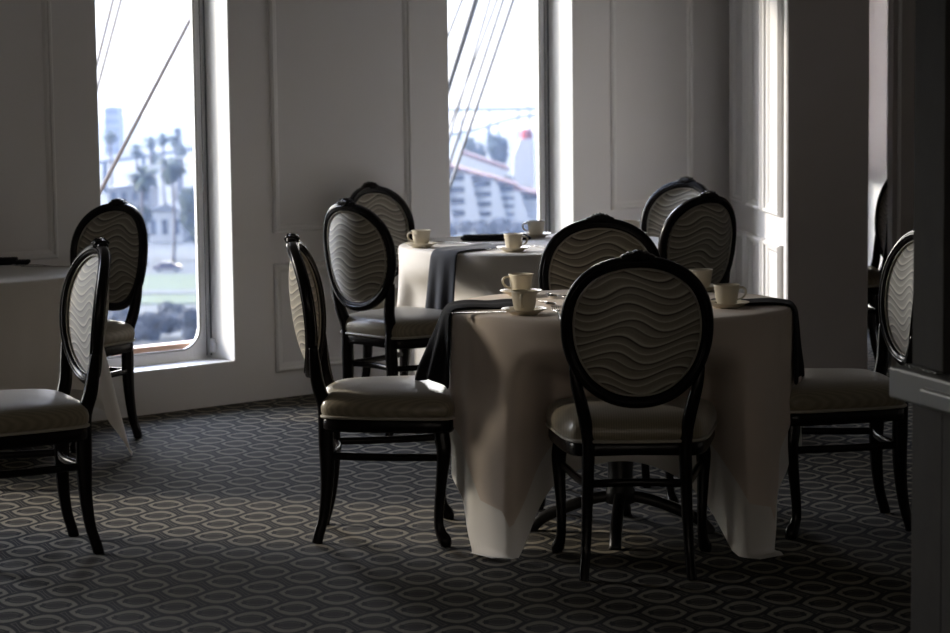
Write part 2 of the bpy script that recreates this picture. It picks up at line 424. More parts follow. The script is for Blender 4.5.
# ------------------------------------------------------------------ dining chair (front is +y)
def ybk(x, z): return -.200 - .12 * (z - .46) - .05 * (1 - min(1, (x / .23) ** 2))
OZ, OA, OB = .763, .211, .214
def oval(t, k=1.0):
    c, s = math.cos(t), math.sin(t)
    c = math.copysign(abs(c) ** .92, c); s = math.copysign(abs(s) ** .92, s)
    return (OA * k * c * (1 + .06 * s), OZ + OB * k * s)
def make_chair(name, label):
    root = thing(name, label, 'chair', group='oval-back dining chairs')
    # oval frame
    bm = bmesh.new()
    N = 72
    pts = []
    for i in range(N):
        x, z = oval(2 * PI * i / N); pts.append((x, ybk(x, z), z))
    tube(bm, pts, (.0185, .0175), 12, ref=Vector((0, 1, 0)), closed=True, power=3.0)
    fr = obj('back_frame', bm, M['wood'], root)
    bm = bmesh.new()
    for off in (-.0165, .0165):
        tube(bm, [(x * 1.0, y + off, z) for x, y, z in pts], .0050, 6, ref=Vector((0, 1, 0)), closed=True)
    obj('bead_moulding', bm, M['wood'], fr)
    # carved crest
    bm = bmesh.new()
    zt = OZ + OB + .016; yt = ybk(0, zt)
    ball(bm, (0, yt, zt + .002), (.020, .021, .019), 2)
    for s in (-1, 1):
        ball(bm, (s * .021, yt, zt + .000), (.019, .020, .0155), 2)
        ball(bm, (s * .038, yt + .001, zt - .004), (.016, .019, .0115), 2)
    for k in (-2, -1, 0, 1, 2):
        for q in (-1, 1):
            tube(bm, [(k * .004, yt + q * .016, zt - .014), (k * .011, yt + q * .0225, zt + .004), (k * .0125, yt + q * .012, zt + .019 - abs(k) * .003)], .0036, 6, ref=Vector((0, 1, 0)))
    obj('crest', bm, M['wood'], root)
    # upholstered oval
    bm = bmesh.new()
    RN, SN = 12, 64
    def surf(sign):
        rows = []
        for j in range(RN + 1):
            r = j / RN
            row = []
            for i in range(SN):
                x, z = oval(2 * PI * i / SN, .915 * r)
                bulge = .004 + (.030 if sign < 0 else .020) * (1 - r ** 2.6)
                row.append(bm.verts.new((x, ybk(x, z) + sign * bulge, z)))
                if j == 0: break
            rows.append(row)
        for j in range(RN):
            for i in range(SN):
                i2 = (i + 1) % SN
                if j == 0: bm.faces.new((rows[0][0], rows[1][i], rows[1][i2]))
                else: bm.faces.new((rows[j][i], rows[j][i2], rows[j + 1][i2], rows[j + 1][i]))
        return rows
    a = surf(-1); b = surf(1)
    for i in range(SN):
        i2 = (i + 1) % SN; bm.faces.new((a[-1][i], a[-1][i2], b[-1][i2], b[-1][i]))
    br = obj('backrest', bm, M['wave'], root)
    bm = bmesh.new()
    for off in (-.0095, .0095):
        pp = []
        for i in range(N):
            x, z = oval(2 * PI * i / N, .900); pp.append((x, ybk(x, z) + off, z))
        tube(bm, pp, .0032, 6, ref=Vector((0, 1, 0)), closed=True)
    obj('piping', bm, M['piping'], br)
    # legs: the rear ones run up into the oval
    for s in (-1, 1):
        bm = bmesh.new()
        path = smoothpath([(s * .197, ybk(.197, .66) + .002, .655, .008, .014), (s * .183, ybk(.183, .60) + .003, .600, .017, .019), (s * .165, -.225, .530, .020, .022), (s * .152, -.207, .460, .020, .023),
                           (s * .147, -.203, .400, .0205, .025), (s * .148, -.202, .340, .0195, .026), (s * .150, -.200, .270, .0185, .025), (s * .153, -.203, .180, .017, .021),
                           (s * .157, -.214, .090, .0155, .018), (s * .162, -.232, .025, .0155, .018), (s * .164, -.238, 0, .0145, .018)], 5)
        tube(bm, [p[:3] for p in path], [(p[3], p[4]) for p in path], 12, ref=Vector((0, 1, 0)), power=3.2)
        obj('leg', bm, M['wood'], root)
        bm = bmesh.new()
        path = smoothpath([(s * .220, .175, .410, .023, .023), (s * .226, .182, .350, .025, .026), (s * .231, .186, .310, .0235, .024), (s * .229, .180, .240, .0195, .020), (s * .225, .170, .150, .0165, .017),
                           (s * .225, .166, .080, .0155, .016), (s * .229, .173, .045, .017, .018), (s * .235, .184, .024, .021, .022), (s * .238, .188, .010, .019, .020), (s * .237, .187, 0, .015, .016)], 5)
        tube(bm, [p[:3] for p in path], [(p[3], p[4]) for p in path], 12, ref=Vector((0, 1, 0)), power=2.6)
        obj('leg', bm, M['wood'], root)
    # seat outline
    def outline(k=1.0, n=14):
        pts = []
        hw_r, hw_f, yr, yf = .180, .246, -.195, .205
        cor = [(hw_r, yr), (hw_f, yf - .02)]
        side = smoothpath([(.150, -.215), (.192, -.195), (.222, -.11), (.250, .05), (.264, .155), (.248, .205), (.200, .222), (.10, .232), (0, .235)], n // 2)
        full = list(side) + [(-x, y) for x, y in reversed(side[:-1])]
        back = [(-.10, -.222), (0, -.224), (.10, -.222)]
        full += back
        return [(x * k, (y - .01) * k + .01) for x, y in full]
    ol = outline()
    n = len(ol)
    bm = bmesh.new()
    def ringz(k, z): return [bm.verts.new((x, y, z(x, y) if callable(z) else z)) for x, y in outline(k)]
    low = lambda x, y: .376 + .012 * (1 - min(1, abs(x) / .24)) * (1 if y > .1 else .5)
    rs = [ringz(.90, low), ringz(.985, low), ringz(1.0, .386), ringz(1.0, .412), ringz(.985, .420), ringz(.90, .420)]
    for A, B in zip(rs, rs[1:] + rs[:1]):
        for i in range(n): bm.faces.new((A[i], A[(i + 1) % n], B[(i + 1) % n], B[i]))
    obj('seat_frame', bm, M['wood'], root)
    bm = bmesh.new()
    prof = [(.97, .414), (1.0, .424), (1.022, .440), (1.025, .456), (1.005, .474), (.96, .488), (.88, .499), (.76, .507), (.6, .513), (.4, .517), (.2, .519)]
    rs = [[bm.verts.new((x, y, z)) for x, y in outline(k)] for k, z in prof]
    for A, B in zip(rs, rs[1:]):
        for i in range(n): bm.faces.new((A[i], A[(i + 1) % n], B[(i + 1) % n], B[i]))
    c = bm.verts.new((0, .01, .5195))
    for i in range(n): bm.faces.new((rs[-1][i], rs[-1][(i + 1) % n], c))
    bm.faces.new(rs[0][::-1])
    seat = obj('seat', bm, M['leather'], root)
    bm = bmesh.new(); tube(bm, [(x, y, .424) for x, y in outline(1.012)], .0055, 8, closed=True)
    obj('piping', bm, M['piping'], seat)
    # stretchers
    for s in (-1, 1):
        bm = bmesh.new()
        pp = smoothpath([(s * .228, .178, .292), (s * .208, .10, .290), (s * .190, 0, .288), (s * .170, -.11, .288), (s * .152, -.198, .290)], 4)
        tube(bm, pp, (.0095, .0125), 10, power=3)
        obj('stretcher', bm, M['wood'], root)
    bm = bmesh.new()
    tube(bm, smoothpath([(-.150, -.198, .290), (-.08, -.180, .290), (0, -.172, .290), (.08, -.180, .290), (.150, -.198, .290)], 4), (.0095, .0125), 10, power=3)
    obj('stretcher', bm, M['wood'], root)
    return root

def face(fx, fy): return math.atan2(-fx, fy)           # z-rotation that turns +y to (fx, fy)
CH = [  # x, y, facing x, facing y, label
    (.490, 7.397, .020, 1.0, 'dark-framed oval-back chair with its back to the camera at the centre table'),
    (-.290, 7.950, 1.0, -.010, 'dark-framed oval-back chair seen side-on left of the centre table, facing right'),
    (-1.512, 7.720, -.916, -.400, 'oval-back chair cut by the left frame edge, pale striped back brightly lit'),
    (-1.715, 10.030, -.620, -.785, 'oval-back chair standing against the left window behind a white-clothed table'),
    (-.300, 10.290, .750, .660, 'oval-back chair seen from behind at the left of the far window table'),
    (-.260, 11.290, .750, -.660, 'oval-back chair against the panelled wall behind the far table, left side'),
    (.460, 8.540, -.020, -1.0, 'oval-back chair facing the camera across the centre table, back partly hidden'),
    (.812, 10.585, -.640, .770, 'oval-back chair seen from behind at the right of the far window table'),
    (.815, 11.430, -.700, -.714, 'oval-back chair at the far corner by the panelled wall, mostly hidden'),
    (1.195, 8.030, -.995, -.095, 'oval-back chair right of the centre table facing left beside the near post'),
    (1.870, 12.330, -1.0, .02, 'dark chair glimpsed through the gap behind the grey pier'),
]
proto = None
for x, y, fx, fy, lab in CH:
    if proto is None:
        proto = make_chair('dining_chair', lab); proto.location = (x, y, 0); proto.rotation_euler = (0, 0, face(fx, fy))
    else: dup(proto, (x, y, 0), face(fx, fy), lab)

# ------------------------------------------------------------------ tables and cloths
TZ = .755
def make_table(name, label, cx, cy, rad, rz, reach=1.0):
    t = thing(name, label, 'table', (cx, cy, 0), rz, 'round pedestal tables')
    bm = bmesh.new(); lathe(bm, [(0, TZ - .03), (rad - .012, TZ - .03), (rad - .006, TZ - .024), (rad - .006, TZ - .006), (rad - .012, TZ), (0, TZ)], 64)
    obj('tabletop', bm, M['wood'], t)
    bm = bmesh.new(); lathe(bm, [(.16, TZ - .03), (.16, TZ - .045), (.05, TZ - .06), (.042, .60), (.042, .16), (.05, .14), (.05, .10), (0, .10)], 24)
    obj('pedestal', bm, M['iron'], t)
    for k in range(4):
        a = k * PI / 2
        d = Vector((math.cos(a), math.sin(a), 0))
        bm = bmesh.new()
        path = smoothpath([(.02, .125), (.10, .110), (.18, .082), (.26, .045), (.295, .012), (.30, .0)], 4)
        tube(bm, [d * (r * reach) + Vector((0, 0, z)) for r, z in path], [(.020, .019)] * (len(path) - 2) + [(.024, .014), (.024, .008)], 10, power=3)
        obj('foot', bm, M['iron'], t)
    return t

def sstep(a, b, x):
    x = min(1, max(0, (x - a) / (b - a))); return x * x * (3 - 2 * x)
def pushed(p, ch, off):
    """a hanging cloth gives way in front of a chair seat tucked under the table"""
    f = Vector((ch[2], ch[3], 0)).normalized(); d = Vector((p.x - ch[0], p.y - ch[1], 0))
    ly = d.dot(f); lx = abs(d.x * f.y - d.y * f.x)
    lim = .262 - off
    if ly < -.45 or ly > lim: return p
    wgt = (1 - sstep(.24, .37, lx)) * (1 - sstep(.55, .68, p.z))
    return p + f * ((lim - ly) * wgt)
T1C = [CH[0], CH[6]]; T2C = [CH[4], CH[5], CH[7], CH[8]]
def drape(cx, cy, rad, half, ang, seed, off=0.0, flare=.10, nth=240, fang=None, fold=1.0, push=()):
    fang = ang if fang is None else fang
    """square cloth (half side = half, one side facing angle ang) over a round top; returns bmesh in world coordinates"""
    rr = random.Random(seed); ph = [rr.uniform(0, 6.28) for _ in range(5)]
    bm = bmesh.new()
    def foldf(th):
        return .45 * math.sin(7 * th + ph[0]) + .35 * math.sin(11 * th + ph[1]) + .28 * math.sin(16 * th + ph[2]) + .14 * math.sin(25 * th + ph[3])
    rows = []
    z0 = TZ + .003 + off
    c = bm.verts.new((cx, cy, z0))
    for r in (.3, .6, .85, .95):
        rows.append([bm.verts.new((cx + r * rad * math.cos(2 * PI * k / nth), cy + r * rad * math.sin(2 * PI * k / nth), z0)) for k in range(nth)])
    rc = .014
    for q in range(1, 5):
        a = PI / 2 * q / 4
        r = rad - rc + (rc + off) * math.sin(a) + .002; z = z0 - rc * (1 - math.cos(a))
        rows.append([bm.verts.new((cx + r * math.cos(2 * PI * k / nth), cy + r * math.sin(2 * PI * k / nth), z)) for k in range(nth)])
    NR = 26
    for j in range(1, NR + 1):
        row = []
        for k in range(nth):
            th = 2 * PI * k / nth
            d = ((th - ang + PI / 4) % (PI / 2)) - PI / 4
            Lc = half / math.cos(d)
            # slightly rounded corner tips
            h = max(.02, Lc - rad) * (1 - .03 * (abs(d) / (PI / 4)) ** 8)
            t = h * j / NR
            df = ((th - fang + PI / 4) % (PI / 2)) - PI / 4
            corner = math.exp(-((abs(df) - PI / 4) / .20) ** 2)
            g = min(1, t / .28) ** 1.4
            f = foldf(th)
            zdrop = z0 - rc - t
            ex = 0
            if zdrop < .006 + off:
                ex = (.006 + off) - zdrop; zdrop = .006 + off + .010 * min(1, ex / .1) * (1 + math.sin(9 * th + ex * 50)) * .5
            r = rad + off + .004 + g * (.020 * fold * f + .018 * corner * math.cos(12 * df)) + flare * .35 * t * (.5 + .5 * corner) + .45 * ex
            th2 = th - corner * .09 * df * g
            p = Vector((cx + r * math.cos(th2), cy + r * math.sin(th2), zdrop))
            for q in push: p = pushed(p, q, off)
            row.append(bm.verts.new(p))
        rows.append(row)
    for k in range(nth): bm.faces.new((c, rows[0][k], rows[0][(k + 1) % nth]))
    for A, B in zip(rows, rows[1:]):
        for k in range(nth): bm.faces.new((A[k], A[(k + 1) % nth], B[(k + 1) % nth], B[k]))
    return bm

T1 = (.480, 7.93, .560); T2 = (.300, 10.82, .640); T3 = (-2.02, 9.53, .470)
make_table('pedestal_table', 'round pedestal table at the centre, its black iron base showing under the cloth', *T1, -.12)
make_table('pedestal_table', 'round table before the right-hand window, fully hidden by its white cloth', *T2, .5, .72)
make_table('pedestal_table', 'round table at the left frame edge, hidden under its white cloth', *T3, .3, .8)
d2 = math.radians
tag(obj('tablecloth', drape(*T1, 1.02, d2(268), 3, fold=1.5, flare=.13, push=T1C), M['white_linen']), 'white floor-length cloth under the ivory topper on the centre table', 'tablecloth', 'tablecloths')
tag(obj('table_topper', drape(*T1, .875, d2(272), 3, .010, fold=1.5, flare=.13, fang=d2(268), push=T1C), M['linen']), 'ivory square topper cloth draped over the centre table', 'tablecloth', 'tablecloths')
tag(obj('tablecloth', drape(*T2, 1.10, d2(250), 7, fold=1.5, push=T2C), M['white_linen']), 'white cloth on the far table before the right-hand window', 'tablecloth', 'tablecloths')
tag(obj('tablecloth', drape(*T3, .885, d2(-35), 5, 0, .68, push=[CH[3]]), M['white_linen']), 'white cloth on the table cut by the left frame edge', 'tablecloth', 'tablecloths')

CZ = TZ + .013          # top of the topper
# ------------------------------------------------------------------ napkins
def napkin(T, az, r_in, wid, hang, label, m, out=.06, lift=.007, cz=CZ, tw=0.0):
    cx, cy, rad = T
    d = Vector((math.cos(az), math.sin(az), 0)); w = Vector((-d.y, d.x, 0))
    Rr = rad + .015
    path = [(r_in, cz + .004)] + [(r_in + (Rr - .03 - r_in) * k / 6, cz + .004 + .003 * math.sin(k * 1.7)) for k in range(1, 7)]
    path += [(Rr - .012, cz + .001), (Rr + .004, cz - .012)]
    for k in range(1, 11): path.append((Rr + .006 + out * (k / 10) ** 1.1, cz - .012 - hang * k / 10))
    bm = bmesh.new(); NW = 12
    rows = []
    for i, (r, z) in enumerate(path):
        hk = max(0, (i - 8) / 10)
        row = []
        for j in range(NW + 1):
            s = j / NW - .5
            ww = wid * (1 + .15 * hk)
            fold = .010 * hk * math.sin(s * 14 + 1)
            p = Vector((cx, cy, 0)) + d * (r + fold + tw * s * hk - (rad - math.sqrt(max(.01, rad * rad - (s * ww) ** 2))) * min(1, max(0, (i - 4) / 4))) + w * (s * ww)
            p.z = z + (.004 * math.sin(s * 9) if i < 7 else 0) - (.05 * hk * abs(s) if hk > .9 else 0)
            row.append(bm.verts.new(p))
        rows.append(row)
    for A, B in zip(rows, rows[1:]):
        for j in range(NW): bm.faces.new((A[j], A[j + 1], B[j + 1], B[j]))
    bmesh.ops.recalc_face_normals(bm, faces=bm.faces[:])
    bm.normal_update()
    up = bm.faces[0].normal.z > 0
    if not up: bmesh.ops.reverse_faces(bm, faces=bm.faces[:])
    o = obj('napkin', bm, m, recalc=False)
    so = o.modifiers.new('thick', 'SOLIDIFY'); so.thickness = lift; so.offset = 1
    sb = o.modifiers.new('soft', 'SUBSURF'); sb.levels = 1; sb.render_levels = 1
    return tag(o, label, 'napkin', 'dark folded napkins')
napkin(T1, d2(186), .33, .20, .225, 'black folded napkin hanging off the left side of the centre table', M['black_cloth'], .050, tw=-.10)
napkin(T1, d2(353), .30, .18, .225, 'black folded napkin hanging off the right side of the centre table', M['black_cloth'], .012, tw=.03)
napkin(T2, d2(229), .27, .15, .30, 'slate napkin hanging down the front left of the far white table', M['blue_cloth'], .035, cz=TZ + .006)
bm = bmesh.new()
nm = Matrix.Translation((.10, 11.04, TZ + .005)) @ Matrix.Rotation(.12, 4, 'Z')
box(bm, -.16, .16, -.05, .05, 0, .016, .007, nm); box(bm, -.15, .14, -.045, .03, .014, .026, .006, nm)
tag(obj('napkin', bm, M['black_cloth']), 'dark napkin folded flat at the window side of the far table', 'napkin', 'dark folded napkins')
bm = bmesh.new()
nm = Matrix.Translation((-2.0, 9.95, TZ + .005)) @ Matrix.Rotation(.1, 4, 'Z')
box(bm, -.17, .15, -.05, .05, 0, .016, .007, nm); box(bm, -.15, .10, -.045, .03, .014, .028, .006, nm)
tag(obj('napkin', bm, M['black_cloth']), 'dark napkin folded flat on the left-edge table', 'napkin', 'dark folded napkins')

# ------------------------------------------------------------------ china and cutlery
def make_cup(name, label):
    t = thing(name, label, 'cup', group='ivory coffee cups')
    bm = bmesh.new()
    lathe(bm, [(0, .006), (.024, .006), (.025, 0), (.0285, 0), (.029, .005), (.033, .012), (.0365, .026), (.039, .046), (.0415, .062), (.0436, .0675), (.0422, .0685), (.0395, .062), (.037, .046), (.0345, .026), (.031, .014), (0, .011)], 40)
    obj('cup_body', bm, M['ivory'], t)
    bm = bmesh.new()
    tube(bm, smoothpath([(.038, 0, .056), (.052, 0, .058), (.063, 0, .049), (.060, 0, .034), (.047, 0, .022), (.033, 0, .020)], 5), (.0038, .0052), 8, ref=Vector((0, 1, 0)))
    obj('handle', bm, M['ivory'], t)
    return t
def make_saucer(name, label):
    bm = bmesh.new()
    lathe(bm, [(0, .004), (.034, .004), (.036, 0), (.042, 0), (.044, .004), (.060, .011), (.0735, .0175), (.0742, .019), (.0730, .0195), (.058, .014), (.042, .008), (.030, .0072), (0, .0072)], 48)
    o = obj(name, bm, M['ivory']); return tag(o, label, 'saucer', 'ivory saucers')
cup0 = sau0 = None
CUPS = [  # x, y, base z, handle azimuth, where
    (.158, 7.625, CZ, -100, 'at front of centre table, handle towards the camera'),
    (.160, 8.250, CZ, 185, 'right behind the front cup on the centre table'),
    (.818, 7.760, CZ, 5, 'at right of centre table by the black napkin'),
    (.790, 8.350, CZ, 60, 'peeking out behind the near chair back, centre table'),
    (-.235, 10.640, TZ + .005, 200, 'beside the hanging slate napkin on the far table'),
    (.170, 10.345, TZ + .005, -20, 'at the front middle of the far table'),
    (.290, 11.180, TZ + .005, 175, 'nearest the window glass on the far table'),
    (.730, 11.130, TZ + .005, 90, 'at right end of far table, half hidden by chairs'),
]
for x, y, z, az, wh in CUPS:
    if cup0 is None:
        sau0 = make_saucer('saucer', 'ivory saucer under the cup ' + wh); sau0.location = (x, y, z)
        cup0 = make_cup('coffee_cup', 'ivory coffee cup ' + wh); cup0.location = (x, y, z + .0075); cup0.rotation_euler.z = d2(az)
    else:
        s = sau0.copy(); COL.objects.link(s); s.location = (x, y, z); s['label'] = 'ivory saucer under the cup ' + wh
        dup(cup0, (x, y, z + .0075), d2(az), 'ivory coffee cup ' + wh)

def flat_blade(bm, prof, z, th):
    """prof: (y, half width, dz) along the handle axis"""
    rows = []
    for y, hw, dz in prof:
        rows.append([bm.verts.new(p) for p in ((-hw, y, z + dz), (hw, y, z + dz), (hw, y, z + dz + th), (-hw, y, z + dz + th))])
    for A, B in zip(rows, rows[1:]):
        for k in range(4): bm.faces.new((A[k], A[(k + 1) % 4], B[(k + 1) % 4], B[k]))
    bm.faces.new(rows[0][::-1]); bm.faces.new(rows[-1])
HANDLE = [(-.10, .006, .0), (-.095, .0095, .0), (-.07, .008, .002), (-.03, .0035, .006), (.02, .003, .008)]
def spoon(x, y, z, az, label):
    bm = bmesh.new(); flat_blade(bm, HANDLE + [(.035, .004, .007)], 0, .0025)
    rr = bmesh.ops.create_uvsphere(bm, u_segments=20, v_segments=10, radius=1)
    for v in rr['verts']:
        zz = v.co.z; v.co = Vector((v.co.x * .019, .062 + v.co.y * .030, .010 + (zz * .009 if zz < 0 else zz * -.006)))
    o = obj('spoon', bm, M['silver']); o.location = (x, y, z); o.rotation_euler.z = d2(az); return tag(o, label, 'spoon', 'cutlery on the tables')
def fork(x, y, z, az, label, tilt=0):
    bm = bmesh.new(); flat_blade(bm, HANDLE + [(.035, .006, .006), (.045, .012, .004), (.056, .0125, .004)], 0, .0022)
    for k in range(4):
        xx = -.0105 + k * .007
        rows = []
        tube(bm, [(xx, .054, .005), (xx, .075, .004), (xx * .95, .097, .010)], [(.0017, .0015), (.0016, .0013), (.0008, .0008)], 6)
    o = obj('fork', bm, M['silver']); o.location = (x, y, z); o.rotation_euler = (tilt, 0, d2(az)); return tag(o, label, 'fork', 'cutlery on the tables')
def knife(x, y, z, az, label):
    bm = bmesh.new(); flat_blade(bm, [(-.11, .006, 0), (-.10, .008, 0), (-.03, .006, .001), (0, .005, .001), (.02, .010, .001), (.09, .010, .001), (.115, .003, .001)], .0005, .003)
    o = obj('table_knife', bm, M['silver']); o.location = (x, y, z); o.rotation_euler.z = d2(az); return tag(o, label, 'knife', 'cutlery on the tables')
fork(.262, 7.52, CZ + .006, 4, 'dinner fork beside the front saucer, left of the near chair back', .10)
spoon(.262, 8.20, CZ + .001, 184, 'teaspoon on the centre table, nearer the rear cup of the two behind the fork')
spoon(.318, 8.18, CZ + .001, 176, 'teaspoon on the centre table close to the near chair back')
spoon(.238, 7.93, CZ + .001, 190, 'teaspoon lying alone just right of the front cup')
knife(.040, 7.655, CZ + .001, 96, 'table knife left of the front saucer, pointing at the napkin')
knife(.05, 10.42, TZ + .006, 78, 'table knife between napkin and front cup on the far table')
fork(.34, 10.48, TZ + .006, 60, 'fork right of the front cup on the far table')
spoon(-.10, 10.80, TZ + .006, 70, 'spoon beside the leftmost cup on the far table')
fork(-1.80, 9.80, TZ + .006, 80, 'fork beside the dark napkin on the left-edge table')
knife(-1.74, 9.78, TZ + .006, 84, 'knife beside the dark napkin on the left-edge table')

# ------------------------------------------------------------------ outside
GZ = -30.0
M['grass'] = mat('lawn_grass', (0.047, 0.072, 0.018), .9, noise_amt=.3, noise_scale=.4)
M['land'] = mat('dry_land', (0.055, 0.060, 0.055), .9, noise_amt=.3, noise_scale=.05)
M['leaf'] = mat('tree_leaves', (0.033, 0.051, 0.021), .8, noise_amt=.4, noise_scale=1.5)
M['palm'] = mat('palm_fronds', (0.036, 0.051, 0.021), .7, noise_amt=.3, noise_scale=2)
M['bark'] = mat('palm_bark', (0.096, 0.072, 0.054), .9, noise_amt=.3, noise_scale=3)
M['flower'] = mat('pale_flowering_bush', (0.090, 0.096, 0.108), .8, noise_amt=.7, noise_scale=1.8)
M['stucco'] = mat('white_stucco', (0.531, 0.531, 0.531), .8, noise_amt=.04, noise_scale=.6)
M['greywall'] = mat('pale_grey_concrete', (0.189, 0.194, 0.203), .8, noise_amt=.08, noise_scale=.3)
M['roof'] = mat('red_tile_roof', (0.180, 0.066, 0.051), .8, noise_amt=.2, noise_scale=2)
M['redcap'] = mat('red_painted_cap', (0.330, 0.030, 0.036), .6, noise_amt=.1)
M['pane'] = mat('dark_window_pane', (.07, .08, .10), .2)
M['bridge'] = mat('pale_steel_bridge', (.05, .06, .075), .6, noise_amt=.1)
M['hill'] = mat('hazy_hill', (.12, .15, .13), .9, noise_amt=.3, noise_scale=.02)
M['carp'] = mat('purple_car_paint', (.06, .03, .07), .3, coat=.5)
M['rope'] = mat('brown_rigging_rope', (0.085, 0.060, 0.043), .8, noise_amt=.3, noise_scale=40)
M['wire'] = mat('grey_rigging_wire', (0.070, 0.070, 0.073), .5, noise_amt=.1)

bm = bmesh.new(); box(bm, -900, 1300, 240, 1150, GZ - 2, GZ)
tag(obj('ground_shore', bm, M['land'], smooth=False), kind='structure')
bm = bmesh.new(); box(bm, -140, 140, 322, 368, GZ, GZ + .15)
tag(obj('lawn', bm, M['grass'], smooth=False), kind='structure')
bm = bmesh.new(); box(bm, -140, 140, 335, 341, GZ + .15, GZ + .25)
tag(obj('path_park', bm, M['land'], smooth=False), kind='structure')

def hill(name, x0, x1, y, hh, seed):
    bm = bmesh.new(); rows = []
    for j in range(7):
        row = []
        for i in range(41):
            x = x0 + (x1 - x0) * i / 40
            e = hh * (.55 + .6 * abs(noise.noise(Vector((x * .006, seed, 0))))) * math.sin(PI * min(1, j / 4) / 2)
            row.append(bm.verts.new((x, y + j * 25, GZ + e)))
        rows.append(row)
    for A, B in zip(rows, rows[1:]):
        for i in range(40): bm.faces.new((A[i], A[i + 1], B[i + 1], B[i]))
    return tag(obj(name, bm, M['hill']), kind='structure')
hill('hills_far', -420, -40, 1000, 13, 3.3)

def clump(name, x, y, z, rx, rz, m, n, seed, label, cat, group, trunk=None, leafsize=.6):
    rr = random.Random(seed)
    t = thing(name, label, cat, (x, y, z), 0, group)
    bm = bmesh.new()
    cen = [(0, 0, rz, 1.0)] + [(rr.uniform(-.6, .6) * rx, rr.uniform(-.6, .6) * rx, rz + rr.uniform(-.55, .6) * rz, rr.uniform(.45, .7)) for _ in range(8)]
    base = trunk or 0
    for cx, cy, cz, k in cen:
        for _ in range(n):
            d = Vector((rr.gauss(0, 1), rr.gauss(0, 1), rr.gauss(0, 1))).normalized()
            p = Vector((cx + d.x * rx * .72 * k, cy + d.y * rx * .72 * k, base + max(.1, cz + d.z * rz * .72 * k)))
            a = Vector((rr.gauss(0, 1), rr.gauss(0, 1), rr.gauss(0, 1))).normalized(); b = a.cross(d + Vector((.01, .02, .03))).normalized()
            s = leafsize * rr.uniform(.6, 1.3)
            bm.faces.new([bm.verts.new(p + q) for q in (a * s, b * s * .5, -a * s, -b * s * .5)])
    obj('foliage', bm, m, t, recalc=False)
    if trunk:
        bm = bmesh.new(); tube(bm, [(0, 0, 0), (.1, 0, trunk * .6), (0, .1, trunk + rz * .8)], [.35, .28, .18], 8, ref=Vector((0, 1, 0)))
        obj('trunk', bm, M['bark'], t)
    return t

def palm(x, y, h, seed, label, spread=3.2):
    rr = random.Random(seed)
    t = thing('palm_tree', label, 'palm tree', (x, y, GZ), 0, 'palms on the shore')
    bm = bmesh.new(); tube(bm, smoothpath([(0, 0, 0), (rr.uniform(-.4, .4), 0, h * .5), (0, 0, h)], 5), [.38] + [.26] * 10, 8, ref=Vector((0, 1, 0)))
    obj('trunk', bm, M['bark'], t)
    bm = bmesh.new()
    for k in range(34):
        az = rr.uniform(0, 2 * PI); el = rr.uniform(-1.1, 1.2); L = spread * rr.uniform(.75, 1.1)
        d = Vector((math.cos(az), math.sin(az), 0)); w = Vector((-d.y, d.x, 0))
        p = Vector((0, 0, h)); e = el; prev = None
        for s in range(6):
            wd = spread * .17 * math.sin(PI * (s + .6) / 6.2)
            tri = [bm.verts.new(p - w * wd - Vector((0, 0, wd * .5))), bm.verts.new(p), bm.verts.new(p + w * wd - Vector((0, 0, wd * .5)))]
            if prev:
                bm.faces.new((prev[0], prev[1], tri[1], tri[0])); bm.faces.new((prev[1], prev[2], tri[2], tri[1]))
            prev = tri
            p = p + (d * math.cos(e) + Vector((0, 0, math.sin(e)))) * (L / 5); e -= .28
    obj('fronds', bm, M['palm'], t, recalc=False)
    return t
# --- rigging close to the windows
def rope(name, p, q, r, m, label, up=9.0, down=-7.0):
    p, q = Vector(p), Vector(q); d = (p - q) / (p.z - q.z)
    a = q + d * (up - q.z); b = q + d * (down - q.z)
    bm = bmesh.new(); tube(bm, [b, b.lerp(a, .33), b.lerp(a, .66), a], r, 8, ref=Vector((0, 1, 0)))
    return tag(obj(name, bm, m), label, 'rope', 'ship rigging outside the windows')
rope('rigging_rope', (-1.911, 16, 1.796), (-2.173, 14, .863), .0125, M['rope'], 'thick brown rope slanting across the left window', 4, -3)
rope('rigging_rope', (-2.961, 20, 2.132), (-3.117, 20, 1.575), .010, M['rope'], 'thin brown line at top left of left window, outer of two')
rope('rigging_rope', (-3.069, 21.2, 2.166), (-3.301, 21.2, 1.384), .010, M['rope'], 'thin brown line at top left of left window, inner of two')
for p, q, r, k in [((-0.079, 20.50, 2.113), (-0.211, 20.50, 1.795), .0095, 'topmost thin'), ((0.032, 21.00, 2.125), (-0.203, 21.00, 1.394), .019, 'thickest dark'), ((0.059, 21.50, 2.139), (-0.200, 21.50, 1.363), .009, 'thin one hugging the thickest'),
                   ((0.169, 22.00, 2.151), (-0.219, 22.00, 0.885), .0095, 'third thin'), ((0.238, 22.50, 2.163), (-0.223, 22.50, 0.981), .0095, 'fourth thin'), ((0.301, 23.00, 2.176), (-0.232, 23.00, 0.616), .012, 'medium grey'), ((0.405, 23.50, 2.188), (-0.209, 23.50, 0.448), .015, 'rightmost thick grey')]:
    rope('rigging_wire', p, q, r, M['wire'], k + ' rigging wire slanting across the right-hand window')

